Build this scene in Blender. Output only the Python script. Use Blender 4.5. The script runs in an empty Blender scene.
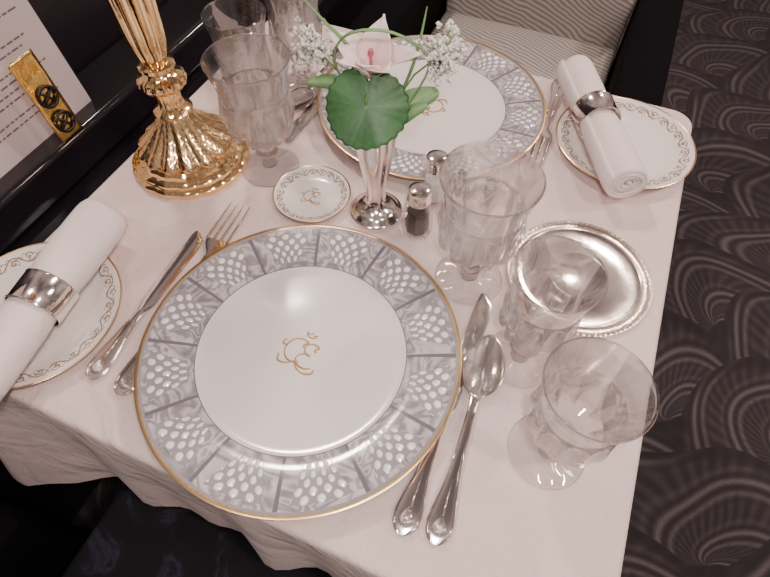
import bpy, math, random
from mathutils import Vector, Matrix
random.seed(4)
T=0.75
PI=math.pi
COL=bpy.context.scene.collection

# ---------------------------------------------------------------- node helper
class G:
    def __init__(s,name):
        s.mat=bpy.data.materials.new(name); s.mat.use_nodes=True
        s.nt=s.mat.node_tree; s.nt.nodes.clear()
        s.out=s.nt.nodes.new('ShaderNodeOutputMaterial')
    def n(s,t,**k):
        x=s.nt.nodes.new(t)
        for a,b in k.items(): setattr(x,a,b)
        return x
    def l(s,a,b): s.nt.links.new(a,b)
    def put(s,sock,v):
        if hasattr(v,'is_linked'): s.l(v,sock)
        else: sock.default_value=v
    def m(s,op,a,b=None,c=None,clamp=False):
        x=s.n('ShaderNodeMath',operation=op); x.use_clamp=clamp
        s.put(x.inputs[0],a)
        if b is not None: s.put(x.inputs[1],b)
        if c is not None: s.put(x.inputs[2],c)
        return x.outputs[0]
    def mix(s,f,a,b):
        x=s.n('ShaderNodeMix',data_type='RGBA')
        s.put(x.inputs[0],f); s.put(x.inputs[6],a if hasattr(a,'is_linked') else (*a,1)); s.put(x.inputs[7],b if hasattr(b,'is_linked') else (*b,1))
        return x.outputs[2]
    def ramp(s,f,stops):
        x=s.n('ShaderNodeValToRGB'); s.put(x.inputs[0],f)
        e=x.color_ramp.elements
        while len(e)<len(stops): e.new(0.5)
        for i,(p,c) in enumerate(stops): e[i].position=p; e[i].color=(*c,1)
        return x.outputs[0]
    def xyz(s,kind='Object'):
        t=s.n('ShaderNodeTexCoord'); q=s.n('ShaderNodeSeparateXYZ'); s.l(t.outputs[kind],q.inputs[0])
        return t.outputs[kind],q.outputs[0],q.outputs[1],q.outputs[2]
    def noise(s,vec,scale,detail=3,rough=.5,dist=0):
        x=s.n('ShaderNodeTexNoise'); s.l(vec,x.inputs['Vector']); x.inputs['Scale'].default_value=scale
        x.inputs['Detail'].default_value=detail; x.inputs['Roughness'].default_value=rough; x.inputs['Distortion'].default_value=dist
        return x.outputs['Fac']
    def bump(s,h,strength=.3,dist=.001):
        x=s.n('ShaderNodeBump'); x.inputs['Strength'].default_value=strength; x.inputs['Distance'].default_value=dist
        s.l(h,x.inputs['Height']); return x.outputs[0]
    def bsdf(s,color=(.8,.8,.8),rough=.5,metal=0,normal=None,**k):
        x=s.n('ShaderNodeBsdfPrincipled')
        s.put(x.inputs['Base Color'],color if hasattr(color,'is_linked') else (*color,1))
        s.put(x.inputs['Roughness'],rough); s.put(x.inputs['Metallic'],metal)
        if normal is not None: s.l(normal,x.inputs['Normal'])
        for a,b in k.items():
            s.put(x.inputs[a.replace('_',' ')],b)
        s.l(x.outputs[0],s.out.inputs[0]); return x

def simple(name,color,rough=.5,metal=0,noise=0,nscale=60,**k):
    g=G(name); v,x,y,z=g.xyz()
    nf=g.noise(v,nscale,4)
    c=g.mix(nf,tuple(max(0,i*(1-noise)) for i in color),tuple(min(1,i*(1+noise)) for i in color)) if noise else color
    g.bsdf(c,rough,metal,**k); return g.mat

# ---- materials
def m_cloth(name,base,wr=.5):
    g=G(name); v,x,y,z=g.xyz()
    w1=g.m('SINE',g.m('MULTIPLY',x,2600)); w2=g.m('SINE',g.m('MULTIPLY',y,2600))
    weave=g.m('MULTIPLY',w1,w2)
    big=g.noise(v,9,4,.55,.6); fine=g.noise(v,160,3)
    h=g.m('ADD',g.m('MULTIPLY',big,6*wr),g.m('ADD',g.m('MULTIPLY',weave,.03),g.m('MULTIPLY',fine,.12)))
    col=g.mix(fine,tuple(i*.94 for i in base),tuple(min(1,i*1.04) for i in base))
    g.bsdf(col,.85,0,g.bump(h,.8,.003),Sheen_Weight=.15); return g.mat
M_cloth=m_cloth('linen_tablecloth',(.76,.61,.58),1.0)
M_napkin=m_cloth('linen_napkin',(.84,.73,.71),.7)

def m_silver(name='polished_silver',r0=.08,b=.12):
    g=G(name); v,x,y,z=g.xyz()
    n=g.noise(v,120,3); 
    g.bsdf((.96,.89,.84),g.m('MULTIPLY_ADD',n,.10,r0),1,g.bump(g.noise(v,35,2),b,.002)); return g.mat
M_silver=m_silver()
def m_silver_em():
    g=G('embossed_silver'); v,x,y,z=g.xyz()
    vo=g.n('ShaderNodeTexVoronoi'); g.l(v,vo.inputs['Vector']); vo.inputs['Scale'].default_value=320
    g.bsdf((.90,.77,.66),.24,1,g.bump(vo.outputs['Distance'],.35,.0005)); return g.mat
M_silver_em=m_silver_em()
def m_gold(name,col,rough=.14,b=.15,metal=1):
    g=G(name); v,x,y,z=g.xyz()
    g.bsdf(col,rough,metal,g.bump(g.noise(v,60,3),b,.002)); return g.mat
M_gold=m_gold('polished_brass',(1.0,.71,.36),.11)
def m_gold_em():
    g=G('embossed_brass'); v,x,y,z=g.xyz()
    a=g.m('ARCTAN2',y,x)
    vo=g.n('ShaderNodeTexVoronoi'); g.l(v,vo.inputs['Vector']); vo.inputs['Scale'].default_value=110
    le=g.m('ABSOLUTE',g.m('SINE',g.m('ADD',g.m('MULTIPLY',a,24),g.m('MULTIPLY',z,500))))
    le2=g.m('ABSOLUTE',g.m('SINE',g.m('SUBTRACT',g.m('MULTIPLY',a,24),g.m('MULTIPLY',z,500))))
    h=g.m('ADD',g.m('MULTIPLY',g.m('MINIMUM',le,le2),.7),vo.outputs['Distance'])
    g.bsdf((1.0,.72,.38),.14,1,g.bump(h,.30,.0009)); return g.mat
M_gold_em=m_gold_em()
M_goldline=m_gold('gold_gilding',(.78,.54,.28),.3,.05)
M_goldink=m_gold('gold_print',(.48,.31,.13),.4,.05,.25)
M_goldfoil=m_gold('gold_foil',(.95,.68,.22),.2,.35)
M_black=simple('black_enamel',(.01,.01,.012),.3)

def m_glass(name='cut_crystal',edge=.92,gl_mix=.52,gloss=.62,base=.04,pw=3.2,ior=1.48):
    g=G(name); v,x,y,z=g.xyz()
    lw=g.n('ShaderNodeLayerWeight'); lw.inputs['Blend'].default_value=.5
    fac=lw.outputs['Facing']
    tr=g.n('ShaderNodeBsdfTransparent'); g.l(g.mix(g.m('POWER',fac,2.4),(1,1,1),(edge,edge,edge)),tr.inputs[0])
    gl=g.n('ShaderNodeBsdfGlass'); gl.inputs['IOR'].default_value=ior; gl.inputs['Roughness'].default_value=0; gl.inputs['Color'].default_value=(1,1,1,1)
    gs=g.n('ShaderNodeBsdfGlossy'); gs.inputs['Roughness'].default_value=.02; gs.inputs['Color'].default_value=(1,1,1,1)
    m0=g.n('ShaderNodeMixShader'); m0.inputs[0].default_value=gl_mix; g.l(tr.outputs[0],m0.inputs[1]); g.l(gl.outputs[0],m0.inputs[2])
    f=g.m('MULTIPLY_ADD',g.m('POWER',fac,pw),gloss,base,True)
    m2=g.n('ShaderNodeMixShader'); g.l(f,m2.inputs[0]); g.l(m0.outputs[0],m2.inputs[1]); g.l(gs.outputs[0],m2.inputs[2])
    g.l(m2.outputs[0],g.out.inputs[0]); return g.mat
M_glass=m_glass()
M_glass_clear=m_glass('clear_shaker_glass',.75,.0,.30,.05,2.6)

def m_charger():
    g=G('marbled_charger_china'); v,x,y,z=g.xyz()
    r=g.m('SQRT',g.m('ADD',g.m('MULTIPLY',x,x),g.m('MULTIPLY',y,y)))
    a=g.m('ARCTAN2',y,x)
    seg=g.m('FRACT',g.m('ADD',g.m('MULTIPLY',a,12/(2*PI)),6.25))
    sa=g.m('SUBTRACT',seg,.5)                       # -.5 .. .5
    t=g.m('SUBTRACT',r,.1265)
    cell=g.m('FLOOR',g.m('ADD',g.m('MULTIPLY',a,12/(2*PI)),6.25))
    cb=g.n('ShaderNodeCombineXYZ'); g.l(x,cb.inputs[0]); g.l(y,cb.inputs[1]); g.l(g.m('MULTIPLY',cell,.37),cb.inputs[2])
    n1=g.noise(cb.outputs[0],22,2,.5,1.2)
    rings=g.m('SINE',g.m('MULTIPLY',n1,50))
    n2=g.noise(cb.outputs[0],60,4,.6,.5)
    mf=g.m('ADD',g.m('MULTIPLY',rings,.22),g.m('MULTIPLY',n2,1.0),clamp=True)
    marble=g.ramp(mf,[(.2,(.23,.215,.225)),(.5,(.39,.365,.38)),(.8,(.62,.585,.59))])
    # trapezoid block of bold raised white studs, offset rows
    hwid=g.m('MULTIPLY_ADD',t,4.4,.275)
    U=g.m('MULTIPLY',g.m('DIVIDE',sa,hwid),1.75); W=g.m('DIVIDE',t,.0142)
    pw=g.m('LESS_THAN',g.m('ABSOLUTE',U),1.80); ph=g.m('LESS_THAN',g.m('ABSOLUTE',t),.0182)
    panel=g.m('MULTIPLY',pw,ph)
    fp=g.m('ABSOLUTE',g.m('SUBTRACT',g.m('FRACT',g.m('ADD',g.m('ADD',U,W),20.5)),.5))
    fq=g.m('ABSOLUTE',g.m('SUBTRACT',g.m('FRACT',g.m('ADD',g.m('SUBTRACT',U,W),20.5)),.5))
    dd=g.m('SQRT',g.m('ADD',g.m('POWER',fp,2),g.m('POWER',fq,2)))
    hgt=g.m('SUBTRACT',1,g.m('MULTIPLY',dd,2.4),clamp=True)
    dot=g.ramp(dd,[(.24,(1.0,.97,.96)),(.33,(.78,.74,.74)),(.39,(.33,.31,.325))])
    c=g.mix(panel,marble,dot)
    div=g.m('GREATER_THAN',g.m('ABSOLUTE',sa),.474)
    c=g.mix(div,c,(.17,.16,.175))
    c=g.mix(g.m('GREATER_THAN',r,.1492),c,(.32,.30,.31))
    c=g.mix(g.m('LESS_THAN',r,.1030),c,(.18,.17,.19))
    c=g.mix(g.m('LESS_THAN',r,.1020),c,(.82,.75,.73))
    hh=g.m('MULTIPLY',hgt,panel)
    g.bsdf(c,.10,0,g.bump(hh,.8,.0020),Specular_IOR_Level=.65); return g.mat
M_charger=m_charger()
def m_bread(name,r0,amp,nl,lw):
    g=G(name); v,x,y,z=g.xyz()
    r=g.m('SQRT',g.m('ADD',g.m('MULTIPLY',x,x),g.m('MULTIPLY',y,y)))
    a=g.m('ARCTAN2',y,x)
    per=2*PI/nl
    ph=g.m('MULTIPLY',a,nl)
    main=g.m('MULTIPLY',g.m('SINE',ph),amp*.75)
    n=g.m('MULTIPLY',g.m('SUBTRACT',g.noise(v,110,2),.08),lw*1.7)
    tot=g.m('LESS_THAN',g.m('ABSOLUTE',g.m('SUBTRACT',g.m('SUBTRACT',r,r0),main)),n)
    for ph0,sg in ((.25,-.30),(.75,.30)):
        fa=g.m('SUBTRACT',g.m('FRACT',g.m('ADD',g.m('DIVIDE',ph,2*PI),10.5-ph0)),.5)
        dx=g.m('MULTIPLY',fa,per*r0); dy=g.m('SUBTRACT',g.m('SUBTRACT',r,r0),sg*amp)
        dd=g.m('SQRT',g.m('ADD',g.m('MULTIPLY',dx,dx),g.m('MULTIPLY',dy,dy)))
        an=g.m('ARCTAN2',dy,dx)
        sp=g.m('SUBTRACT',dd,g.m('MULTIPLY_ADD',an,amp*.08,amp*.45))
        ring=g.m('LESS_THAN',g.m('ABSOLUTE',sp),g.m('MULTIPLY',n,.8))
        core=g.m('LESS_THAN',dd,lw*.7)
        tot=g.m('MAXIMUM',tot,g.m('MAXIMUM',ring,core))
    for off,am in ((.6,.6),(2.9,.9)):
        tw=g.m('MULTIPLY',g.m('SINE',g.m('MULTIPLY_ADD',ph,2,off)),amp*am)
        d2=g.m('LESS_THAN',g.m('ABSOLUTE',g.m('SUBTRACT',g.m('SUBTRACT',r,r0),tw)),g.m('MULTIPLY',n,.55))
        tot=g.m('MAXIMUM',tot,d2)
    c=g.mix(tot,(.82,.76,.73),(.27,.20,.135))
    g.bsdf(c,.14,0,Coat_Weight=.3); return g.mat
M_bread=m_bread('scrollwork_china',.0752,.0060,15,.0012)
M_dish=m_bread('small_scrollwork_china',.0385,.0040,11,.0009)

def m_carpet():
    g=G('art_deco_fan_carpet'); v,x,y,z=g.xyz()
    ca,sa=math.cos(.5),math.sin(.5)
    nx=g.m('MULTIPLY',g.m('SUBTRACT',g.noise(v,2.2,1),.5),.30)
    cb=g.n('ShaderNodeVectorMath',operation='ADD'); g.l(v,cb.inputs[0]); cb.inputs[1].default_value=(7,3,1)
    ny=g.m('MULTIPLY',g.m('SUBTRACT',g.noise(cb.outputs[0],2.2,1),.5),.30)
    X=g.m('ADD',g.m('ADD',g.m('MULTIPLY',x,ca),g.m('MULTIPLY',y,sa)),nx); Y=g.m('ADD',g.m('SUBTRACT',g.m('MULTIPLY',y,ca),g.m('MULTIPLY',x,sa)),ny)
    w,R,h=.50,.28,.18
    u=g.m('DIVIDE',X,w); vv=g.m('DIVIDE',Y,h); i=g.m('FLOOR',vv)
    D=[];A=[]
    for k in (0,1):
        row=g.m('SUBTRACT',i,float(k))
        off=g.m('MULTIPLY',g.m('FLOORED_MODULO',row,2),.5)
        cu=g.m('ADD',g.m('FLOOR',g.m('ADD',g.m('SUBTRACT',u,off),.5)),off)
        dx=g.m('MULTIPLY',g.m('SUBTRACT',u,cu),w); dy=g.m('MULTIPLY',g.m('SUBTRACT',vv,row),h)
        D.append(g.m('SQRT',g.m('ADD',g.m('MULTIPLY',dx,dx),g.m('MULTIPLY',dy,dy)))); A.append(g.m('ARCTAN2',dy,dx))
    ins=g.m('LESS_THAN',D[1],R)
    def sel(a,b): return g.m('ADD',g.m('MULTIPLY',ins,a),g.m('MULTIPLY',g.m('SUBTRACT',1,ins),b))
    d=sel(D[1],D[0]); a=sel(A[1],A[0])
    sw=g.m('ADD',g.m('DIVIDE',d,R),g.m('MULTIPLY',a,.24))
    band=g.m('MULTIPLY_ADD',g.m('SINE',g.m('MULTIPLY',sw,2*PI*2.3)),.5,.5)
    rad=g.m('MULTIPLY_ADD',g.m('SINE',g.m('MULTIPLY_ADD',a,40,g.m('MULTIPLY',d,40))),.5,.5)
    lines_=g.m('MULTIPLY_ADD',g.m('SINE',g.m('MULTIPLY',sw,2*PI*9.2)),.5,.5)
    ib=g.m('SUBTRACT',1,band)
    fine=g.noise(v,220,3,.7)
    mixf=g.m('ADD',g.m('MULTIPLY',g.m('MULTIPLY',band,lines_),.85),g.m('MULTIPLY',g.m('MULTIPLY',ib,rad),.32))
    f=g.m('MULTIPLY',mixf,g.m('MULTIPLY_ADD',fine,1.2,.4),clamp=True)
    edge=g.ramp(g.m('DIVIDE',d,R),[(.88,(0,0,0)),(.95,(1,1,1))])
    c=g.ramp(f,[(.05,(.028,.022,.025)),(.45,(.056,.046,.050)),(.95,(.125,.106,.110))])
    c=g.mix(g.m('MULTIPLY',edge,.75),c,(.020,.015,.018))
    g.bsdf(c,.95,0,g.bump(fine,.3,.002)); return g.mat
M_carpet=m_carpet()
def m_stripe():
    g=G('striped_upholstery'); v,x,y,z=g.xyz('Object')
    n=g.noise(v,5,3)
    st=g.m('SINE',g.m('MULTIPLY',g.m('ADD',g.m('ADD',y,g.m('MULTIPLY_ADD',z,1.0,g.m('MULTIPLY',x,.35))),g.m('MULTIPLY',n,.08)),2*PI/.0115))
    c=g.ramp(g.m('MULTIPLY_ADD',st,.5,.5),[(.25,(.30,.27,.245)),(.7,(.55,.51,.47))])
    g.bsdf(c,.9,0,g.bump(g.m('ADD',g.m('MULTIPLY',g.noise(v,7,2),30),g.noise(v,500,2)),.5,.001)); return g.mat
M_stripe=m_stripe()
def m_navy():
    g=G('dark_wispy_upholstery'); v,x,y,z=g.xyz()
    n=g.noise(v,9,6,.65,2.5)
    c=g.ramp(n,[(.45,(.006,.006,.009)),(.56,(.009,.010,.016)),(.62,(.030,.033,.055)),(.68,(.008,.008,.013))])
    g.bsdf(c,.9,0); return g.mat
M_navy=m_navy()
M_lacquer=simple('black_lacquer',(.012,.010,.014),.12,0,.3,20,Coat_Weight=.3)
M_wallm=simple('dark_purple_lacquer_panel',(.014,.010,.016),.35,0,.4,5)
M_darkwood=simple('dark_stained_wood',(.02,.015,.015),.35,0,.3,14)
M_darkcloth=simple('black_upholstery',(.004,.0035,.005),.95,0,.3,90,Specular_IOR_Level=.1)
M_card=simple('cream_card',(.66,.56,.57),.7,0,.04,40)
M_ink=simple('grey_ink',(.20,.14,.14),.7)
M_pepper=simple('ground_pepper',(.022,.012,.010),.9,0,.8,900)
M_salt=simple('table_salt',(.72,.69,.67),.8,0,.1,900)
M_shade=simple('pleated_cream_fabric',(.8,.65,.52),.8,0,.05,60)
def m_attr(name,rough=.45,vein=False):
    g=G(name); a=g.n('ShaderNodeAttribute',attribute_name='Col'); v,x,y,z=g.xyz()
    nf=g.noise(v,180,3)
    c=g.mix(g.m('MULTIPLY',nf,.15),a.outputs['Color'],(.0,.0,.0) if vein else (.8,.75,.75))
    g.bsdf(c,rough,0,g.bump(nf,.3,.0006)); return g.mat
M_petal=m_attr('lily_petal'); M_leaf=m_attr('green_leaf',.48,vein=True)
M_green=simple('stem_green',(.12,.24,.06),.5,0,.3,80)
M_white=simple('white_blossom',(.82,.80,.74),.7,0,.1,300)

# ---------------------------------------------------------------- mesh helpers
def mk(name,V,F,mat,smooth=True,cols=None):
    me=bpy.data.meshes.new(name); me.from_pydata([tuple(v) for v in V],[],F); me.update()
    if cols:
        ca=me.color_attributes.new('Col','FLOAT_COLOR','POINT')
        for i,c in enumerate(cols): ca.data[i].color=(*c,1)
    if mat: me.materials.append(mat)
    if smooth:
        for p in me.polygons: p.use_smooth=True
    o=bpy.data.objects.new(name,me); COL.objects.link(o); return o
def sharp(o,ang=35):
    me=o.data
    try: me.set_sharp_from_angle(angle=math.radians(ang))
    except Exception: pass
    return o
def lathe(name,prof,mat,seg=96,mod=None,closed=False,ang=40):
    V=[];F=[];rows=[]
    for i,(r,z) in enumerate(prof):
        if r<1e-6: rows.append([len(V)]); V.append((0,0,z))
        else:
            row=[]
            for k in range(seg):
                t=2*PI*k/seg; rr,zz=(r,z) if mod is None else mod(t,i,r,z)
                row.append(len(V)); V.append((rr*math.cos(t),rr*math.sin(t),zz))
            rows.append(row)
    n=len(rows)
    for i in range(n if closed else n-1):
        a=rows[i];b=rows[(i+1)%n]
        if len(a)==1 and len(b)==1: continue
        for k in range(seg):
            k2=(k+1)%seg
            if len(a)==1: F.append((a[0],b[k2],b[k]))
            elif len(b)==1: F.append((a[k],a[k2],b[0]))
            else: F.append((a[k],a[k2],b[k2],b[k]))
    o=mk(name,V,F,mat); fixn(o); return sharp(o,ang)
def fixn(o):
    import bmesh
    bm=bmesh.new(); bm.from_mesh(o.data); bmesh.ops.recalc_face_normals(bm,faces=bm.faces); bm.to_mesh(o.data); bm.free()
def loft(name,secs,mat,n=16,pw=2.0,ang=50):
    V=[];F=[]
    for (y,cx,hw,ht,cz) in secs:
        for k in range(n):
            t=2*PI*k/n; c,s=math.cos(t),math.sin(t)
            V.append((cx+hw*math.copysign(abs(c)**(2/pw),c),y,cz+ht*math.copysign(abs(s)**(2/pw),s)))
    for i in range(len(secs)-1):
        for k in range(n):
            k2=(k+1)%n; F.append((i*n+k,i*n+k2,(i+1)*n+k2,(i+1)*n+k))
    F.append(tuple(range(n))); F.append(tuple((len(secs)-1)*n+k for k in range(n)))
    o=mk(name,V,F,mat); fixn(o); return sharp(o,ang)
def tube(name,pts,rad,mat,n=8,link=True):
    P=[Vector(p) for p in pts]; V=[];F=[]
    up=Vector((0,0,1))
    for i,p in enumerate(P):
        d=(P[min(i+1,len(P)-1)]-P[max(i-1,0)]).normalized()
        ref=up if abs(d.dot(up))<.95 else Vector((0,1,0))
        a=d.cross(ref).normalized(); b=d.cross(a)
        r=rad(i/(len(P)-1)) if callable(rad) else rad
        for k in range(n):
            t=2*PI*k/n; V.append(p+a*math.cos(t)*r+b*math.sin(t)*r)
    for i in range(len(P)-1):
        for k in range(n):
            k2=(k+1)%n; F.append((i*n+k,i*n+k2,(i+1)*n+k2,(i+1)*n+k))
    F.append(tuple(range(n))); F.append(tuple((len(P)-1)*n+k for k in range(n)))
    if not link: return V,F
    return mk(name,V,F,mat)
def cat(pts,k=6):
    P=[Vector((*p,0)) if len(p)==2 else Vector(p) for p in pts]; Q=[]
    for i in range(len(P)-1):
        p0=P[max(i-1,0)];p1=P[i];p2=P[i+1];p3=P[min(i+2,len(P)-1)]
        for j in range(k):
            t=j/k; Q.append(.5*((2*p1)+(p2-p0)*t+(2*p0-5*p1+4*p2-p3)*t*t+(3*p1-p0-3*p2+p3)*t**3))
    Q.append(P[-1]); return Q
def merge(name,parts,mat):
    V=[];F=[]
    for v,f in parts:
        b=len(V); V+=list(v); F+=[tuple(i+b for i in q) for q in f]
    o=mk(name,V,F,mat); fixn(o); return o
def box(name,x0,x1,y0,y1,z0,z1,mat,bev=.004):
    V=[(x,y,z) for x in (x0,x1) for y in (y0,y1) for z in (z0,z1)]
    F=[(0,1,3,2),(4,6,7,5),(0,4,5,1),(2,3,7,6),(0,2,6,4),(1,5,7,3)]
    o=mk(name,V,F,mat,False)
    if bev:
        b=o.modifiers.new('b','BEVEL'); b.width=bev; b.segments=4; b.limit_method='ANGLE'
        for p in o.data.polygons: p.use_smooth=True
        sharp(o,60)
    return o
def thing(name,label,cat_,loc,rot=0,group=None,kind=None,obj=None):
    o=obj or bpy.data.objects.new(name,None)
    if obj is None: o.empty_display_size=.02; COL.objects.link(o)
    o.name=name; o.location=loc
    if isinstance(rot,(int,float)): o.rotation_euler=(0,0,rot)
    else: o.rotation_euler=rot
    o['label']=label; o['category']=cat_
    if group: o['group']=group
    if kind: o['kind']=kind
    return o
def part(o,parent,label=None,name=None):
    o.parent=parent
    if name: o.name=name
    if label: o['label']=label
    return o
def clone(src,loc,rot=None,label=None):
    n=src.copy(); COL.objects.link(n); n.location=loc
    if rot is not None: n.rotation_euler=(0,0,rot)
    if label: n['label']=label
    for c in list(src.children):
        d=c.copy(); COL.objects.link(d); d.parent=n
    return n

# ---------------------------------------------------------------- room
def struct(o,n):
    o.name=n; o['kind']='structure'; return o
fl=mk('floor',[(-.75,-1.6,0),(3.2,-1.6,0),(3.2,4.2,0),(-.75,4.2,0)],[(0,1,2,3)],M_carpet,False); struct(fl,'floor')
wl=box('wall_left',-.78,-.53,-1.6,4.2,0,1.2,M_wallm,0); struct(wl,'wall_left')
sill=box('trim_1',-.53,-.432,-1.6,4.2,T-.06,T+.0,M_lacquer,.008); struct(sill,'trim_1')
sill2=box('trim_2',-.53,-.352,-1.6,4.2,T-.11,T-.062,M_lacquer,.008); struct(sill2,'trim_2')

# ---------------------------------------------------------------- table + cloth
X0,X1,Y0,Y1=-.343,.324,-.148,.548
tb=thing('dining_table','dark wooden pedestal dining table under a white cloth','table',((X0+X1)/2,(Y0+Y1)/2,0))
hx,hy=(X1-X0)/2-.004,(Y1-Y0)/2-.004
part(box('table_top',-hx,hx,-hy,hy,T-.035,T-.004,M_darkwood,.006),tb,name='table_top')
part(lathe('pedestal',[(0,.03),(.05,.03),(.04,.1),(.035,.4),(.05,.6),(.09,T-.035),(0,T-.035)],M_darkwood,32),tb)
part(lathe('base',[(0,0),(.22,0),(.22,.015),(.1,.03),(.05,.035),(0,.035)],M_darkwood,48),tb)

def rrect(hx,hy,r):
    L=[(hx-r,hy-r,0),( -(hx-r),hy-r,PI/2),(-(hx-r),-(hy-r),PI),((hx-r),-(hy-r),1.5*PI)]
    pts=[]
    nc=24
    for i,(cx,cy,a0) in enumerate(L):
        for k in range(nc+1):
            a=a0+PI/2*k/nc; pts.append((cx+r*math.cos(a),cy+r*math.sin(a),math.cos(a),math.sin(a),True))
        nx,ny,na=L[(i+1)%4]; a=a0+PI/2
        p0=(cx+r*math.cos(a),cy+r*math.sin(a)); p1=(nx+r*math.cos(na),ny+r*math.sin(na))
        ns=44
        for k in range(1,ns):
            f=k/ns; pts.append((p0[0]*(1-f)+p1[0]*f,p0[1]*(1-f)+p1[1]*f,math.cos(a),math.sin(a),False))
    return pts
HX,HY=(X1-X0)/2,(Y1-Y0)/2
per=rrect(HX,HY,.03)
V=[(0,0,T)];F=[];N=len(per)
s=0;arc=[]
for i,p in enumerate(per):
    q=per[i-1] if i else per[0]
    s+=math.hypot(p[0]-q[0],p[1]-q[1]); arc.append(s)
rings=[('t',.25),('t',.5),('t',.75),('t',.9),('t',.975)]
rings+=[('e',a) for a in (0,18,36,54,72,90)]
DR=.165
rings+=[('d',DR*f) for f in (.05,.12,.22,.34,.48,.62,.76,.88,.97,1)]
er=.006
for kind,val in rings:
    for i,(px,py,nx,ny,cor) in enumerate(per):
        ix,iy=px-nx*er,py-ny*er
        cdist=max(0,1-min(math.hypot(abs(px)-HX,abs(py)-HY)/.20,1))
        if kind=='t': V.append((ix*val,iy*val,T))
        elif kind=='e':
            a=math.radians(val); V.append((ix+nx*er*math.sin(a),iy+ny*er*math.sin(a),T-er+er*math.cos(a)))
        else:
            fr=val/DR
            wv=math.sin(arc[i]*2*PI/.155+1.0)*.5+.5
            wv2=math.sin(arc[i]*2*PI/.09+.4)*.5+.5
            amp=(.014*(wv**1.5)+.009*wv2)*fr+.060*cdist**1.5*fr**1.2
            amp*= .35 if nx<-.7 and abs(py)<HY-.05 else 1
            amp+=.001
            drop=val*(1+.10*math.sin(arc[i]*5)*fr+.35*cdist**1.5*fr) 
            V.append((px+nx*amp,py+ny*amp,T-er-drop))
R=len(rings)
for k in range(N): F.append((0,1+k,1+(k+1)%N))
for r in range(R-1):
    for k in range(N):
        k2=(k+1)%N; F.append((1+r*N+k,1+(r+1)*N+k,1+(r+1)*N+k2,1+r*N+k2))
cl=mk('tablecloth',V,F,M_cloth); fixn(cl)
thing('tablecloth','white linen tablecloth draped over the dining table','tablecloth',((X0+X1)/2,(Y0+Y1)/2,0),obj=cl)

# ---------------------------------------------------------------- monogram strokes
def arcp(cx,cy,rx,ry,a0,a1,n=12):
    return [(cx+rx*math.cos(math.radians(a0+(a1-a0)*i/n)),cy+ry*math.sin(math.radians(a0+(a1-a0)*i/n))) for i in range(n+1)]
def monogram(scale,z,rad):
    S=[]
    # broad capital C with a curled upper terminal
    S.append([(.02,.26),(-.08,.30),(-.06,.44),(.06,.48)]+arcp(-.26,.0,.60,.66,52,308,18))
    # capital script E with two bowls, interlaced with the C
    S.append([(.66,.30),(.58,.26),(.56,.40),(.66,.48)]+arcp(.42,.30,.38,.32,50,262,12)+[(.46,-.02),(.34,-.04)]+arcp(.40,-.36,.50,.38,104,322,14))
    # looping swash beneath
    S.append([(-1.0,.34),(-1.12,.18),(-1.02,.02),(-.86,.10)])
    S.append([(-.98,-.52),(-.84,-.86),(-.40,-.82),(-.10,-.60),(.16,-.84),(.56,-.98),(.96,-.84),(1.0,-.56)])
    # small crown
    S.append([(-.22,.92),(.0,.88),(.22,.92)])
    S.append([(-.22,.92),(-.28,1.12)]); S.append([(.22,.92),(.28,1.12)])
    S.append([(-.28,1.12),(-.12,1.0),(.0,1.18),(.12,1.0),(.28,1.12)])
    parts=[]
    for i,st in enumerate(S):
        Q=cat(st,4) if i<5 else [Vector((*p,0)) for p in st]
        parts.append(tube('',[(p.x*scale,p.y*scale,z) for p in Q],(lambda u:rad*(.75+.5*abs(math.sin(u*3*PI)))) if i<4 else rad*.8,None,5,False))
    return merge('monogram',parts,M_goldink)

# ---------------------------------------------------------------- charger plates
def make_charger(loc,rot,label):
    e=thing('charger_plate',label,'plate',loc,rot,'place setting charger plates')
    prof=[(0,.0085),(.06,.0086),(.090,.0090),(.0985,.0097),(.1015,.0106),(.1035,.0114),(.115,.0138),(.135,.0166),(.1505,.0184),(.1535,.0186),(.1545,.0178),(.150,.0162),(.12,.0120),(.104,.0085),(.098,.0055),(.085,.0055),(.084,.0005),(.080,.0005),(.079,.0055),(0,.0055)]
    part(lathe('plate_body',prof,M_charger,192),e)
    part(lathe('gold_rim',[(.1516,.0183),(.1521,.0190),(.1538,.0192),(.1553,.0187),(.1553,.0176),(.1535,.0172)],M_goldline,192,closed=True),e,'thin gilded rim')
    part(monogram(.0200,.0088,.00082),e,'gold monogram with a small crown')
    return e
A1=make_charger((0,0,T),-.04,'large grey marbled charger plate beside the dessert spoon')
A2=clone(A1,(-.0175,.4065,T),PI,'large grey marbled charger plate behind the flower vase')

# ---------------------------------------------------------------- bread plates
e=thing('bread_plate','white bread plate with gold scrollwork beside two forks','plate',(-.272,-.068,T),.4,'bread plates')
prof=[(0,.0045),(.05,.0045),(.062,.0055),(.068,.0085),(.080,.0125),(.0872,.0150),(.0875,.0142),(.080,.0108),(.064,.003),(.045,.003),(.044,.0003),(.041,.0003),(.040,.002),(0,.002)]
part(lathe('plate_body',prof,M_bread,128),e)
part(lathe('gold_rim',[(.0862,.0147),(.0872,.0155),(.0882,.0150),(.0878,.0138)],M_goldline,128,closed=True),e)
clone(e,(.240,.434,T),1.3,'white bread plate with gold scrollwork near the striped chair')
# butter dish
e=thing('butter_dish','tiny round white dish with gold scrollwork beside the lamp','dish',(-.090,.193,T),.15)
prof=[(0,.0035),(.026,.0035),(.034,.0045),(.040,.0075),(.0462,.0100),(.0462,.0090),(.040,.0060),(.030,.001),(.020,.0003),(0,.0003)]
part(lathe('plate_body',prof,M_dish,96),e)
part(lathe('gold_rim',[(.0453,.0097),(.0462,.0105),(.0469,.0098),(.0464,.0088)],M_goldline,96,closed=True),e)
part(monogram(.0122,.0037,.00055),e,'gold monogram with a small crown')

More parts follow.
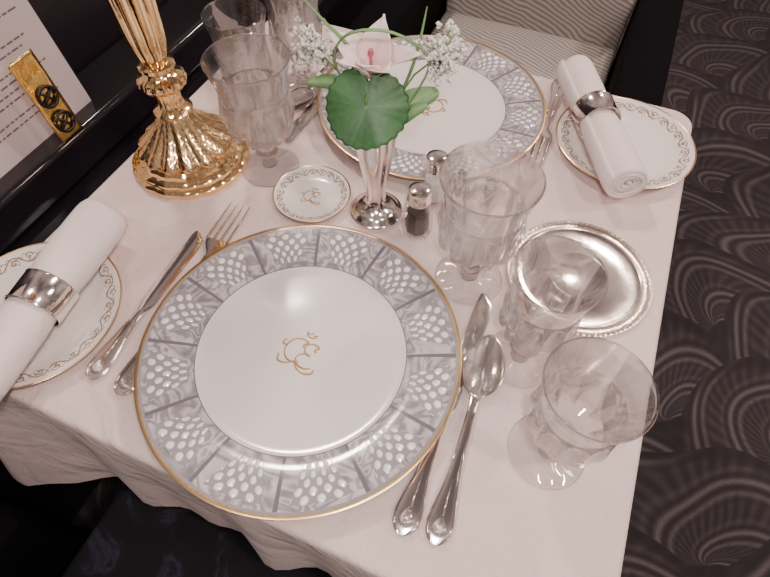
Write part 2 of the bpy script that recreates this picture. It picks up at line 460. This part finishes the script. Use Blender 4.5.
# ---------------------------------------------------------------- silver coaster tray
e=thing('silver_coaster','round silver coaster tray with finely beaded rim among goblets','coaster',(.231,.205,T))
def mt(t,i,r,z): 
    return (r+(.0003*math.sin(t*84) if r>.0755 else 0), z+(.0004*math.sin(t*84) if .0740<r<.0775 else 0))
part(lathe('tray_centre',[(0,.0028),(.030,.0028),(.0305,.0030),(.0312,.0030),(.0318,.0028),(.0600,.0028),(.0630,.0032),(.0660,.0036),(.062,.0018),(.05,.0005),(0,.0005)],M_silver,128),e,'mirror polished centre')
part(lathe('beaded_rim',[(.0655,.0035),(.0665,.0041),(.068,.0038),(.0725,.0040),(.0740,.0046),(.0755,.0052),(.0772,.0046),(.0770,.0036),(.070,.0028),(.0655,.0024)],M_silver_em,336,mt,closed=True),e,'finely beaded border')

# ---------------------------------------------------------------- goblets
NF=12
def make_goblet(loc,rot,label,h=.150,rr=.044,rf=.036,hb=.047):
    e=thing('goblet',label,'glass',loc,rot,'cut crystal goblets')
    foot=[(0,.0042+.004),(.008,.0075),(.014,.0055),(.024,.0042),(rf-.003,.0034),(rf-.0008,.0028),(rf,.0018),(rf-.001,.0003),(.01,.0006),(0,.0006)]
    part(lathe('foot',foot,M_glass,NF*10,lambda t,i,r,z:(r,z+(.0015*abs(math.cos(t*NF/2)) if 1<i<4 else 0)),ang=15),e)
    st=[(0,.0070),(.0100,.0076),(.0075,.014),(.0078,.020),(.0138,.0255),(.0138,.0290),(.0095,.0335),(.0088,.038),(.0125,.0430),(.015,hb-.0015),(0,hb-.0015)]
    so=lathe('stem',st,M_glass,8)
    for p in so.data.polygons: p.use_smooth=False
    part(so,e)
    H=h-hb
    out=[]
    prof_=[(0,.010),(.015,.0185),(.04,.0245),(.08,.0298),(.13,.0335),(.18,.0360),(.25,.0382),(.33,.0395),(.42,.0398),(.50,.0392),(.56,.0386),(.60,.0380),(.625,.0374),(.645,.0366),(.66,.0366),(.68,.0372),(.72,.0376),(.80,.0390),(.88,.0410),(.95,.0428),(.985,.0440),(1,.0442)]
    for f,r in prof_: out.append((r*rr/.044,hb+H*f))
    inn=[]
    for f,r in [(.998,.0424),(.98,.0418),(.9,.0394),(.75,.0358),(.6,.0340),(.4,.0335),(.22,.0315),(.15,.0280),(.11,.020),(.095,.01),(.09,0)]:
        inn.append((r*rr/.044,hb+H*f))
    prof=[(0,hb-.001)]+out+[(.0434*rr/.044,hb+H+.0008)]+inn
    no=len(out)+1
    K=2*PI/NF
    def mb(t,i,r,z):
        if i<no:
            f=(z-hb)/H
            x=((t/K)%1)-.5
            top=.63-.12*(2*x)**2
            if f<top and f>0:
                w=min(1,(top-f)/.05)*min(1,f/.05)
                w=w*w*(3-2*w)
                return (r*(1+.026*w-.115*w*(1-(2*x)**2)),z)
        return (r,z)
    part(lathe('bowl',prof,M_glass,NF*14,mb,ang=16),e)
    return e
g4=make_goblet((.121,.155,T),.1,'large cut crystal goblet beside the pepper shaker',.152,.0455,.0365)
g2=clone(g4,(-.163,.219,T),.7,'large cut crystal goblet beside the brass lamp')
g5=make_goblet((.197,.083,T),.3,'cut crystal wine goblet in front of the silver coaster',.146,.0365,.033)
g6=make_goblet((.244,.003,T),.9,'cut crystal goblet near the table edge and teaspoon',.142,.0385,.0345)
g1=clone(g5,(-.228,.296,T),.5,'cut crystal wine goblet behind the brass lamp')
g3=clone(g6,(-.205,.385,T),.2,'small cut crystal goblet beside the far place setting')

# ---------------------------------------------------------------- brass lamp
e=thing('table_lamp','polished brass table lamp with fluted column and round lobed base','lamp',(-.262,.192,T),.35)
def sc(t,i,r,z): return (r*(1+.022*abs(math.sin(t*8))),z)
part(lathe('base',[(0,0),(.070,0),(.0715,.003),(.0715,.008),(.069,.0105),(.0665,.0115),(.0665,.016),(.064,.0185),(.0600,.0205),(.059,.0245),(.055,.0275),(0,.0275)],M_gold,160,sc,ang=30),e)
def lob(t,i,r,z):
    w=1-abs((z-.044)/.03); w=max(0,min(1,w*1.6))
    return (r*(1+.15*w*(abs(math.sin(t*7+z*22))-.5)),z)
part(lathe('lobed_dome',[(0,.027),(.0535,.027),(.0555,.029),(.0545,.032),(.051,.0355),(.046,.040),(.040,.045),(.034,.051),(.0285,.058),(.0235,.066),(.0215,.071),(.018,.076),(0,.076)],M_gold_em,192,lob,ang=50),e,'embossed swirled leaf dome')
part(lathe('knop',[(0,.0755),(.0205,.0755),(.0225,.079),(.0195,.082),(.0145,.085),(.0130,.090),(.0130,.098),(.0140,.104),(.020,.108),(.0245,.112),(.0262,.117),(.0245,.122),(.018,.125),(.0155,.129),(.0195,.133),(.0195,.137),(.0140,.140),(0,.140)],M_gold,144,lambda t,i,r,z:(r*(1+(.08*(abs(math.cos(t*8))-.5) if .084<z<.124 else 0)),z),ang=35),e)
def flu(t,i,r,z): return (r*(1-.15*abs(math.sin(t*6))**.7) if .145<z<.262 else r,z)
part(lathe('column',[(0,.139),(.0125,.139),(.0155,.1465),(.0185,.158),(.0200,.175),(.0215,.20),(.0225,.225),(.0235,.25),(.024,.261),(.027,.265),(.027,.272),(.020,.277),(.010,.283),(.008,.31),(0,.31)],M_gold,144,flu,ang=30),e)
part(lathe('lamp_shade',[(.085,.315),(.055,.42),(.054,.42),(.084,.315)],M_shade,96,lambda t,i,r,z:(r*(1+.012*math.cos(t*40)),z),closed=True),e)
part(lathe('shade_holder',[(0,.309),(.006,.309),(.006,.35),(.05,.418),(.05,.4195),(.002,.356),(0,.356)],M_gold,24),e)

# ---------------------------------------------------------------- vase and flowers
VX,VY=-.010,.203
v=lathe('flower_vase',[(0,0),(.0305,0),(.0320,.002),(.0312,.0045),(.0275,.0060),(.026,.009),(.020,.012),(.0125,.016),(.0095,.021),(.0085,.025),(.0115,.028),(.0108,.032),(.0118,.043),(.0145,.062),(.0178,.082),(.0205,.102),(.0230,.120),(.0245,.125),(.0237,.1255),(.0215,.120),(.0185,.098),(.015,.075),(.007,.05),(0,.045)],M_silver,96,ang=50)
thing('flower_vase','slender silver trumpet bud vase on a stepped round foot','vase',(VX,VY,T),obj=v)
def round_leaf(Rl):
    V=[];F=[];C=[];nr=14;ns=144
    V.append((0,0,0));C.append((.10,.22,.08))
    for i in range(1,nr+1):
        f=i/nr
        for k in range(ns):
            t=2*PI*k/ns
            notch=1-.40*math.exp(-((((t-PI/2+PI)%(2*PI))-PI)/.14)**2)*f
            rr=Rl*f*notch*(1+.022*f*math.sin(t*24)+.02*math.sin(t*3+1))
            z=-.18*Rl*f*f*(.7+.3*math.cos(t*2))+.05*Rl*math.sin(t*5+.6)*f*f
            V.append((rr*math.cos(t)*1.05,rr*math.sin(t)*1.0,z))
            vein=max(0,math.cos(t*4.5-PI/2*4.5))**80*.28*(1-.5*f)
            vein+=.12*max(0,math.sin(f*24+math.sin(t*9)*2.2))**5
            g0=(.045,.145,.045); g1=(.18,.32,.13)
            m_=.85+.3*(.5+.5*math.sin(t*2+f*4))
            C.append(tuple(a*m_*(1-vein)+b*vein for a,b in zip(g0,g1)))
    for k in range(ns): F.append((0,1+k,1+(k+1)%ns))
    for i in range(nr-1):
        for k in range(ns):
            k2=(k+1)%ns; F.append((1+i*ns+k,1+(i+1)*ns+k,1+(i+1)*ns+k2,1+i*ns+k2))
    o=mk('leaf_blade',V,F,M_leaf,cols=C); s=o.modifiers.new('s','SOLIDIFY'); s.thickness=.0006; return o
e=thing('round_leaf','round green galax leaf hanging over the vase mouth','leaf',(VX,VY,T+.06))
lb=part(round_leaf(.0370),e)
nrm=Vector((.22,-.68,.66)).normalized()
lb.rotation_mode='QUATERNION'; lb.rotation_quaternion=nrm.to_track_quat('Z','Y'); lb.location=(.0015,-.023,.105)
part(tube('stalk',[(0,.002,0),(0,-.002,.05),(0,-.010,.097),(0,-.018,.114),(.001,-.022,.108)],.0011,M_green),e)
# lily
def petal(L,W,az,e0,e1,cA,cB,cC,nm='petal',off=0.0):
    V=[];F=[];C=[];nu,nv=18,8
    x,z=.003,off; 
    for i in range(nu+1):
        u=i/nu; el=e0+(e1-e0)*u
        if i: x+=L/nu*math.cos(el); z+=L/nu*math.sin(el)
        w=W*(math.sin(PI*min(1,(u*.94+.06))**.78))**1.1 if u<1 else .0003
        nx_,nz_=-math.sin(el),math.cos(el)
        for j in range(nv+1):
            q=j/nv*2-1
            cup=.32*w*q*q+.0012*math.sin(u*9+q*3)
            V.append((x+nx_*cup,q*w,z+nz_*cup))
            f=abs(q); uu=min(1,u*1.4); c=[a*(1-uu)+b*uu for a,b in zip(cA,cB)]
            k=max(0,1-f*3.5)*(1-u)*.45
            c=[a*(1-k)+b*k for a,b in zip(c,cC)]; C.append(tuple(c))
    for i in range(nu):
        for j in range(nv):
            a=i*(nv+1)+j; F.append((a,a+1,a+nv+2,a+nv+1))
    o=mk(nm,V,F,M_petal,cols=C); o.rotation_euler=(0,0,az)
    s=o.modifiers.new('s','SOLIDIFY'); s.thickness=.0007; return o
e=thing('lily','pale pink and white lily bloom in the silver vase','flower',(VX-.006,VY+.006,T+.178),0)
e.rotation_euler=(.02,.0,0)
specs=[(.050,.0170,PI*.50,1.15,.85),(.056,.0155,PI*.92,.80,.20),(.054,.0155,PI*.10,.82,.25),(.036,.0145,PI*1.25,1.0,.35),(.040,.0150,PI*1.78,1.0,.35),(.032,.0125,PI*1.52,1.15,.65)]
for L_,W_,az,a0,a1 in specs:
    part(petal(L_,W_,az,a0,a1,(.80,.50,.50),(.86,.74,.70),(.66,.28,.33)),e)
part(lathe('pistil',[(0,-.002),(.0026,0),(.0016,.01),(.0013,.018),(.0030,.022),(.0024,.026),(0,.027)],simple('dusky_pink_pistil',(.45,.12,.18),.5),24),e,'dusky pink flower centre')
part(tube('stalk',[(.004,.008,-.11),(.004,.004,-.05),(0,0,.002)],.0022,M_green),e)
def sprig(loc_end,label,n=60,spread=(.016,.014,.016)):
    e=thing('white_flower_sprig',label,'flower',(VX,VY,T+.07),0,'white filler sprigs')
    ex,ey,ez=loc_end; 
    parts=[tube('',[(0,0,0),(ex*.15,ey*.15,ez*.5),(ex*.6,ey*.6,ez*.85),(ex,ey,ez)],.0009,None,6,False)]
    bl=[]
    for i in range(n):
        p=Vector((ex+random.gauss(0,spread[0])*.6,ey+random.gauss(0,spread[1])*.6,ez+random.gauss(0,spread[2])*.6))
        parts.append(tube('',[(ex*.85,ey*.85,ez*.88),tuple((Vector((ex,ey,ez))*.5+p*.5)),tuple(p)],.0003,None,4,False))
        for k in range(4):
            c=p+Vector((random.gauss(0,.0014),random.gauss(0,.0014),random.gauss(0,.0014)))
            r=random.uniform(.0014,.0029)
            vs=[c+Vector(d)*r for d in ((1,0,0),(-1,0,0),(0,1,0),(0,-1,0),(0,0,1),(0,0,-1))]
            bl.append((vs,[(0,2,4),(2,1,4),(1,3,4),(3,0,4),(2,0,5),(1,2,5),(3,1,5),(0,3,5)]))
    part(merge('stalk',parts,M_green),e)
    b=part(merge('blossoms',bl,M_white),e); b['kind']='stuff'
    return e
sprig((-.066,.008,.122),'tiny white blossoms on thin stalks beside the lily',90,(.013,.012,.015))
sprig((.052,.032,.130),'dense white blossom spray rising behind the lily',150,(.012,.016,.018))
def blade_leaf(pts,W,label,name='narrow_leaf'):
    Q=cat(pts,8); V=[];F=[];C=[]
    for i,p in enumerate(Q):
        d=(Q[min(i+1,len(Q)-1)]-Q[max(i-1,0)]).normalized(); side=d.cross(Vector((.2,-.6,.75))).normalized()
        u=i/(len(Q)-1); w=W*(math.sin(PI*(u*.9+.06))**.7) if u<1 else .0002
        up=side.cross(d)
        for j in (-1,0,1): V.append(p+side*w*j+up*(.12*w*abs(j)*2)); C.append((.10,.26,.08) if j else (.30,.46,.20))
    for i in range(len(Q)-1):
        for j in range(2): a=i*3+j; F.append((a,a+1,a+4,a+3))
    o=mk(name,V,F,M_leaf,cols=C); s=o.modifiers.new('s','SOLIDIFY'); s.thickness=.0005
    thing(name,label,'leaf',(VX,VY,T+.10),obj=o); return o
blade_leaf([(0,0,-.02),(-.012,.004,.03),(-.040,.006,.058),(-.072,-.002,.058)],.009,'pointed green leaf spreading from the vase mouth')
blade_leaf([(0,0,-.02),(.008,.010,.03),(.028,.022,.048),(.052,.036,.058)],.013,'broad pointed green leaf behind the lily')
blade_leaf([(0,0,-.02),(.014,-.002,.03),(.032,.000,.050),(.050,.008,.062)],.008,'small pointed green leaf beside the lily')
blade_leaf([(0,.004,-.02),(-.006,.014,.04),(-.030,.016,.090),(-.052,.008,.118),(-.070,.004,.138)],.0016,'pale green grass blade arching over the lily','grass_blade')
blade_leaf([(0,.004,-.02),(-.022,.010,.04),(-.040,.000,.085),(-.016,-.018,.128),(.022,-.010,.134),(.046,.015,.10),(.028,.014,.05),(.010,.010,.02)],.0012,'pale green grass blade looped around the lily','grass_blade')
blade_leaf([(0,.004,-.02),(.014,.016,.04),(.028,.020,.085),(.034,.022,.115),(.036,.028,.14)],.0014,'pale green grass blade standing behind the lily','grass_blade')

# ---------------------------------------------------------------- shakers
def shaker(loc,rot,label,matc):
    e=thing('shaker',label,'shaker',loc,rot,'salt and pepper shakers')
    e.scale=(1.1,1.1,1.12)
    bd=lathe('glass_body',[(0,.0),(.0150,0),(.0165,.002),(.0168,.010),(.0152,.030),(.0125,.045),(.0108,.0455),(.0108,.043),(.0125,.030),(.0138,.012),(.0136,.004),(0,.004)],M_glass_clear,8)
    for p in bd.data.polygons: p.use_smooth=False
    part(bd,e)
    part(lathe('contents',[(0,.0045),(.0124,.0045),(.0124,.012),(.0112,.030),(0,.0305)],matc,8),e)
    part(lathe('cap',[(.0105,.044),(.0118,.044),(.0122,.046),(.0116,.049),(.0112,.054),(.0118,.056),(.0112,.0585),(.0085,.0600),(.003,.0606),(0,.0607),(0,.058),(.0105,.052)],M_silver,64,lambda t,i,r,z:(r*(1+(.02*math.cos(t*16) if .045<z<.0555 else 0)),z)),e,'silver cap')
    return e
shaker((.044,.252,T),0,'octagonal cut glass salt shaker with silver cap',M_salt)
shaker((.044,.197,T),.2,'octagonal cut glass pepper shaker with silver cap by the vase',M_pepper)

# ---------------------------------------------------------------- cutlery
def handle(L,s=1.0,y0=0):
    return loft('handle',[(y0,0,.0030*s,.0008,.0030),(y0+.003,0,.0072*s,.0012,.0032),(y0+.009,0,.0104*s,.0016,.0034),(y0+.018,0,.0112*s,.0018,.0035),(y0+.030,0,.0098*s,.0020,.0036),(y0+.048,0,.0068*s,.0021,.0036),(y0+.068,0,.0048*s,.0021,.0036),(y0+L-.018,0,.0038*s,.0021,.0036),(y0+L-.006,0,.0048*s,.0022,.0036),(y0+L,0,.0034*s,.0020,.0034)],M_silver,20,3.2)
def thread(L,s=1.0):
    pts=[]
    for sgn in (1,-1):
        P=[(y,sgn*hw*.86*s) for y,hw in ((.002,.0050),(.009,.0102),(.018,.0110),(.030,.0096),(.048,.0066),(.068,.0045),(L-.02,.0035))]
        pts.append(tube('',[(x,y,.0052) for y,x in P],.0010,None,5,False))
    # shell flutes fanning from the handle end
    for k in range(-3,4):
        a=k*.24
        pts.append(tube('',[(.0012*math.sin(a),.022,.0053),(.009*math.sin(a)*s*.75,.022-.014*math.cos(a)*.8,.0056),(.012*math.sin(a)*s*.75,.022-.018*math.cos(a)*.9,.0048)],lambda u:.0005+.0006*u,None,5,False))
    pts.append(tube('',[(0,.023,.0056),(0,.034,.0058),(0,.054,.0054)],lambda u:.0013*(1-u*.7),None,6,False))
    return merge('handle_ornament',pts,M_silver)
def place_rot(a,b): return math.atan2(-(b[0]-a[0]),b[1]-a[1])
def knife(a,b,label,group='silver table knives',s=1.08,bs=1.0):
    L=math.hypot(b[0]-a[0],b[1]-a[1]); hl=L*.42
    e=thing('table_knife',label,'knife',(a[0],a[1],T+.0005),place_rot(a,b),group)
    hd=part(handle(hl,s),e); part(thread(hl,s),hd)
    bl=L-hl+.004; y=hl-.004; s=s*bs
    secs=[(y,0,.0032,.0016,.0034),(y+bl*.05,0,.0054,.0012,.0034),(y+bl*.12,.0004,.0072*s,.0009,.0032),(y+bl*.5,.0008,.0082*s,.0008,.0030),(y+bl*.8,.0010,.0088*s,.0008,.0028),(y+bl*.92,.0002,.0076*s,.0007,.0028),(y+bl*.98,-.0030,.0043,.0006,.0028),(y+bl,-.0052,.0012,.0005,.0028)]
    part(loft('blade',secs,M_silver,16,1.4,30),e)
    return e
def spoon(a,b,label,bw=.0200,bl=.070,group='silver spoons'):
    L=math.hypot(b[0]-a[0],b[1]-a[1]); hl=L-bl+.006
    e=thing('dessert_spoon',label,'spoon',(a[0],a[1],T+.0005),place_rot(a,b),group)
    hd=part(handle(hl,1.06),e); part(thread(hl,1.06),hd)
    V=[];F=[];nr,ns=10,48; cy=L-bl/2
    def pt(f,t):
        sn=math.sin(t)
        x=bw*f*math.cos(t)*(1-.14*sn-.08*sn*sn); y=bl/2*f*sn
        return (x,cy+y,.0080-.0055*(1-f*f))
    V.append(pt(0,0))
    for i in range(1,nr+1):
        for k in range(ns): V.append(pt(i/nr,2*PI*k/ns))
    for k in range(ns): F.append((0,1+k,1+(k+1)%ns))
    for i in range(nr-1):
        for k in range(ns):
            k2=(k+1)%ns; F.append((1+i*ns+k,1+(i+1)*ns+k,1+(i+1)*ns+k2,1+i*ns+k2))
    o=mk('bowl',V,F,M_silver); s=o.modifiers.new('s','SOLIDIFY'); s.thickness=.0010; s.offset=0
    part(o,e); return e
def fork(a,b,label,group='silver forks',hw=.0135):
    L=math.hypot(b[0]-a[0],b[1]-a[1]); tl=.056; hl=L-tl-.026+.004
    e=thing('table_fork',label,'fork',(a[0],a[1],T+.0005),place_rot(a,b),group)
    hd=part(handle(hl,1.08),e); part(thread(hl,1.08),hd)
    y=hl-.004
    part(loft('fork_head',[(y,0,.0036,.0020,.0036),(y+.006,0,.0056,.0016,.0040),(y+.014,0,.0110,.0012,.0048),(y+.020,0,hw,.0010,.0054),(y+.026,0,hw,.0009,.0056)],M_silver,16,2.4),e)
    for k in range(4):
        cx=-hw+.0020+k*(2*hw-.0040)/3
        part(loft('tine',[(y+.0245,cx,.0021,.0009,.0056),(y+.045,cx,.0019,.0009,.0050),(y+.068,cx,.0016,.0009,.0040),(y+.084,cx*.97,.0007,.0006,.0046)],M_silver,8,2.2),e)
    return e
knife((.151,-.113),(.147,.141),'silver dinner knife with ornate threaded handle beside the charger')
spoon((.179,-.109),(.166,.093),'silver dessert spoon with ornate handle beside the dinner knife')
fork((-.138,-.106),(-.161,.144),'silver dinner fork with ornate handle tucked under the charger',hw=.0145)
knife((-.174,-.104),(-.181,.092),'smaller silver knife with ornate handle beside the dinner fork',s=1.0,bs=1.1)
knife((-.160,.520),(-.168,.266),'silver dinner knife partly hidden behind goblets')
spoon((-.192,.500),(-.189,.318),'silver dessert spoon lying behind the goblets',.019,.055)
fork((.136,.545),(.140,.352),'silver dinner fork between charger and bread plate')

# ---------------------------------------------------------------- napkins with rings
def napkin(p0,p1,z,label,rl,nrad=.0240,ringf=.5,seed=0):
    a=Vector((*p0,z)); b=Vector((*p1,z)); L=(b-a).length
    e=thing('rolled_napkin',label,'napkin',(p0[0],p0[1],z),math.atan2(-(b-a).x,(b-a).y),'rolled napkins')
    V=[];F=[];nt,ny=170,32; turns=5.0
    for j in range(ny+1):
        v=j/ny; y=L*v
        endt=min(1,min(v,1-v)/.05)
        pinch=(1-.10*math.exp(-((v-ringf)/.12)**2)+.06*abs(v-ringf))*(.90+.10*endt**.5)
        for i in range(nt+1):
            u=i/nt; th=-turns*2*PI*u+ .5+seed
            r=(.0012+(nrad-.0012)*u**.8)*pinch
            r*=1+.035*math.sin(th*2+v*3+seed)+.02*math.sin(v*7+seed*2)*u
            yy=y+(.0015*math.sin(th*.7+seed)*(1 if v>.5 else -1))*abs(2*v-1)**6
            V.append((r*math.cos(th)*1.05,yy,r*math.sin(th)*.96))
    for j in range(ny):
        for i in range(nt):
            q=j*(nt+1)+i; F.append((q,q+1,q+nt+2,q+nt+1))
    o=mk('napkin_cloth',V,F,M_napkin); s=o.modifiers.new('s','SOLIDIFY'); s.thickness=.0036; s.offset=-.3
    part(o,e)
    r=nrad*.985+.0012
    ring=lathe('napkin_ring',[(r,-.0160),(r+.0012,-.0165),(r+.0015,-.0155),(r+.0010,-.0148),(r+.0009,0),(r+.0010,.0148),(r+.0015,.0155),(r+.0012,.0165),(r,.0160)],M_silver,96,closed=True)
    thing('napkin_ring',rl,'napkin ring',(0,0,0),0,'silver napkin rings',obj=ring)
    d=(b-a).normalized(); c=a+(b-a)*ringf
    ring.rotation_mode='QUATERNION'; ring.rotation_quaternion=d.to_track_quat('Z','Y'); ring.location=c
    return e
napkin((-.262,.052),(-.233,-.165),T+.0408,'white linen napkin rolled through a silver ring beside forks','plain silver napkin ring on the napkin near the forks',ringf=.52)
napkin((.251,.322),(.147,.520),T+.0408,'white linen napkin rolled through a silver ring near chair','plain silver napkin ring on the napkin near the chair',ringf=.54,seed=2)

# ---------------------------------------------------------------- menu card + gold bookmark
e=thing('menu_card','cream printed menu card standing against the dark wall','menu card',(-.462,.235,T),(0,-.14,0))
part(box('card',-.001,.0,-.21,0,0,.30,M_card,0),e)
lines=[]
random.seed(11)
for i in range(30):
    zz=.288-i*.0088
    if i in (4,9,13,18,22,27): continue
    wtot=random.uniform(.06,.15); yc=-.098; y=yc-wtot/2
    while y<yc+wtot/2:
        wl_=random.uniform(.004,.012); h=.0010
        lines.append(([(.0003,y,zz-h),(.0003,y+wl_,zz-h),(.0003,y+wl_,zz+h),(.0003,y,zz+h)],[(0,1,2,3)])); y+=wl_+.0022
pt_=part(merge('printed_text',lines,M_ink),e,'small grey printed lines'); pt_['kind']='stuff'
e=thing('gold_bookmark','shiny gold foil bookmark with two round black emblems','bookmark',(-.432,.166,T),(0,-.12,0))
V=[];F=[]
for i in range(25):
    f=i/24
    for j in range(7):
        q=j/6*2-1; V.append((.0012*math.sin(f*14)*(1-q*q),q*.0185,f*.112))
for i in range(24):
    for j in range(6): a=i*7+j; F.append((a,a+1,a+8,a+7))
o=mk('foil_strip',V,F,M_goldfoil); s=o.modifiers.new('s','SOLIDIFY'); s.thickness=.001; part(o,e)
for zc in (.024,.060):
    em=[tube('',[(.0030,.0125*math.cos(t*2*PI/24),zc+.0125*math.sin(t*2*PI/24)) for t in range(25)],.0020,None,6,False),
        tube('',[(.0030,-.010,zc-.006),(.0035,0,zc),(.0030,.010,zc+.006)],.0017,None,6,False),
        tube('',[(.0030,-.006,zc+.009),(.0035,0,zc),(.0030,.006,zc-.009)],.0017,None,6,False)]
    part(merge('black_emblem',em,M_black),e,'black ring emblem',name='black_emblem')

# ---------------------------------------------------------------- chairs
def cushion(name,x0,x1,y0,y1,z0,z1,mat,puff=.02,bev=.04):
    o=box(name,x0,x1,y0,y1,z0,z1,mat,0)
    import bmesh
    bm=bmesh.new(); bm.from_mesh(o.data); bmesh.ops.subdivide_edges(bm,edges=bm.edges,cuts=10,use_grid_fill=True)
    cx,cy,cz=(x0+x1)/2,(y0+y1)/2,(z0+z1)/2
    for v_ in bm.verts:
        a=1-((v_.co.x-cx)/(x1-x0)*2)**2; b=1-((v_.co.y-cy)/(y1-y0)*2)**2; c=1-((v_.co.z-cz)/(z1-z0)*2)**2
        if abs(v_.co.z-z1)<1e-5: v_.co.z+=puff*max(0,a*b)
        if abs(v_.co.y-y0)<1e-5: v_.co.y-=puff*max(0,a*c)
    bm.to_mesh(o.data); bm.free()
    for p in o.data.polygons: p.use_smooth=True
    b=o.modifiers.new('b','BEVEL'); b.width=bev; b.segments=5; b.limit_method='ANGLE'; b.angle_limit=math.radians(50)
    return o
def chair(loc,rot,label,ms):
    e=thing('armchair',label,'chair',loc,rot,'armchairs')
    part(cushion('seat',-.225,.225,-.33,.20,.33,.47,ms,.035),e,name='seat')
    part(cushion('backrest',-.225,.225,.16,.28,.36,.95,ms,.04),e,name='backrest')
    for sx in (-1,1):
        x0,x1=(.232,.325) if sx>0 else (-.325,-.232)
        part(cushion('armrest',x0,x1,-.25,.28,.14,.60,M_darkcloth,.01,.03),e,'black armrest',name='armrest')
    part(box('seat_base',-.225,.225,-.30,.28,.14,.33,M_darkcloth,.01),e,name='seat_base')
    for lx in (-.28,.28):
        for ly in (-.2,.24):
            lg=loft('leg',[(0,0,.014,.014,0),(.14,0,.022,.022,0)],M_darkwood,12)
            lg.data.transform(Matrix.Translation((lx,ly,0))@Matrix.Rotation(PI/2,4,'X'))
            part(lg,e,name='leg')
chair((-.01,1.0,0),0,'striped upholstered armchair with black arms drawn up to the table',M_stripe)
chair((-.01,-.49,0),PI,'dark navy patterned armchair drawn up to the table edge',M_navy)

# ---------------------------------------------------------------- lights
def area(loc,target,size,power,col,shape='DISK'):
    l=bpy.data.lights.new('ceiling_or_flash_light','AREA'); l.shape=shape; l.size=size; l.energy=power; l.color=col
    o=bpy.data.objects.new('ceiling_or_flash_light',l); COL.objects.link(o); o.location=loc
    o.rotation_mode='QUATERNION'; o.rotation_quaternion=(Vector(loc)-Vector(target)).to_track_quat('Z','Y'); return o
area((-.78,.90,2.35),(0,.1,T),.16,16,(1,.82,.73))
area((.9,-.2,2.4),(.1,.1,T),.12,12,(1,.77,.68))
area((.6,1.9,2.4),(.1,.8,.4),.14,15,(1,.77,.67))
area((-.2,-.7,2.4),(.1,.0,T),.10,5,(1,.82,.75))
area((1.8,1.0,2.4),(1.2,.8,0),.5,22,(1,.84,.80))
area((.19,-.19,1.33),(.05,.25,T),.03,1.8,(1,.96,.95))  # flash beside the camera, added for crisp sparkles; not a ceiling lamp
# dim room environment from noise; bright patches added for sparkle on glass and silver
w=bpy.data.worlds.new('world'); bpy.context.scene.world=w; w.use_nodes=True
wn=w.node_tree; bg=wn.nodes['Background']; tc=wn.nodes.new('ShaderNodeTexCoord')
no=wn.nodes.new('ShaderNodeTexNoise'); no.inputs['Scale'].default_value=1.8; no.inputs['Detail'].default_value=1
rp=wn.nodes.new('ShaderNodeValToRGB'); wn.links.new(tc.outputs['Generated'],no.inputs['Vector']); wn.links.new(no.outputs['Fac'],rp.inputs[0])
e_=rp.color_ramp.elements; e_[0].position=.36; e_[0].color=(.22,.165,.165,1); e_[1].position=.68; e_[1].color=(1.0,.77,.70,1)
wn.links.new(rp.outputs[0],bg.inputs[0]); bg.inputs[1].default_value=.50

# ---------------------------------------------------------------- camera
f,yaw,pitch,roll=529.7,-0.3968,0.9801,0.0104
o=Vector((.1658,-.1868,.4744+T))
Fv=Vector((math.sin(yaw)*math.cos(pitch),math.cos(yaw)*math.cos(pitch),-math.sin(pitch)))
Rv=Vector((math.cos(yaw),-math.sin(yaw),0)); Uv=Rv.cross(Fv)
c,s=math.cos(roll),math.sin(roll); R2=c*Rv+s*Uv; U2=-s*Rv+c*Uv
cam=bpy.data.cameras.new('camera'); co=bpy.data.objects.new('camera',cam); COL.objects.link(co)
M=Matrix((( R2.x,U2.x,-Fv.x,o.x),(R2.y,U2.y,-Fv.y,o.y),(R2.z,U2.z,-Fv.z,o.z),(0,0,0,1)))
co.matrix_world=M; cam.sensor_width=36; cam.lens=f/770*36; cam.clip_start=.01
bpy.context.scene.camera=co
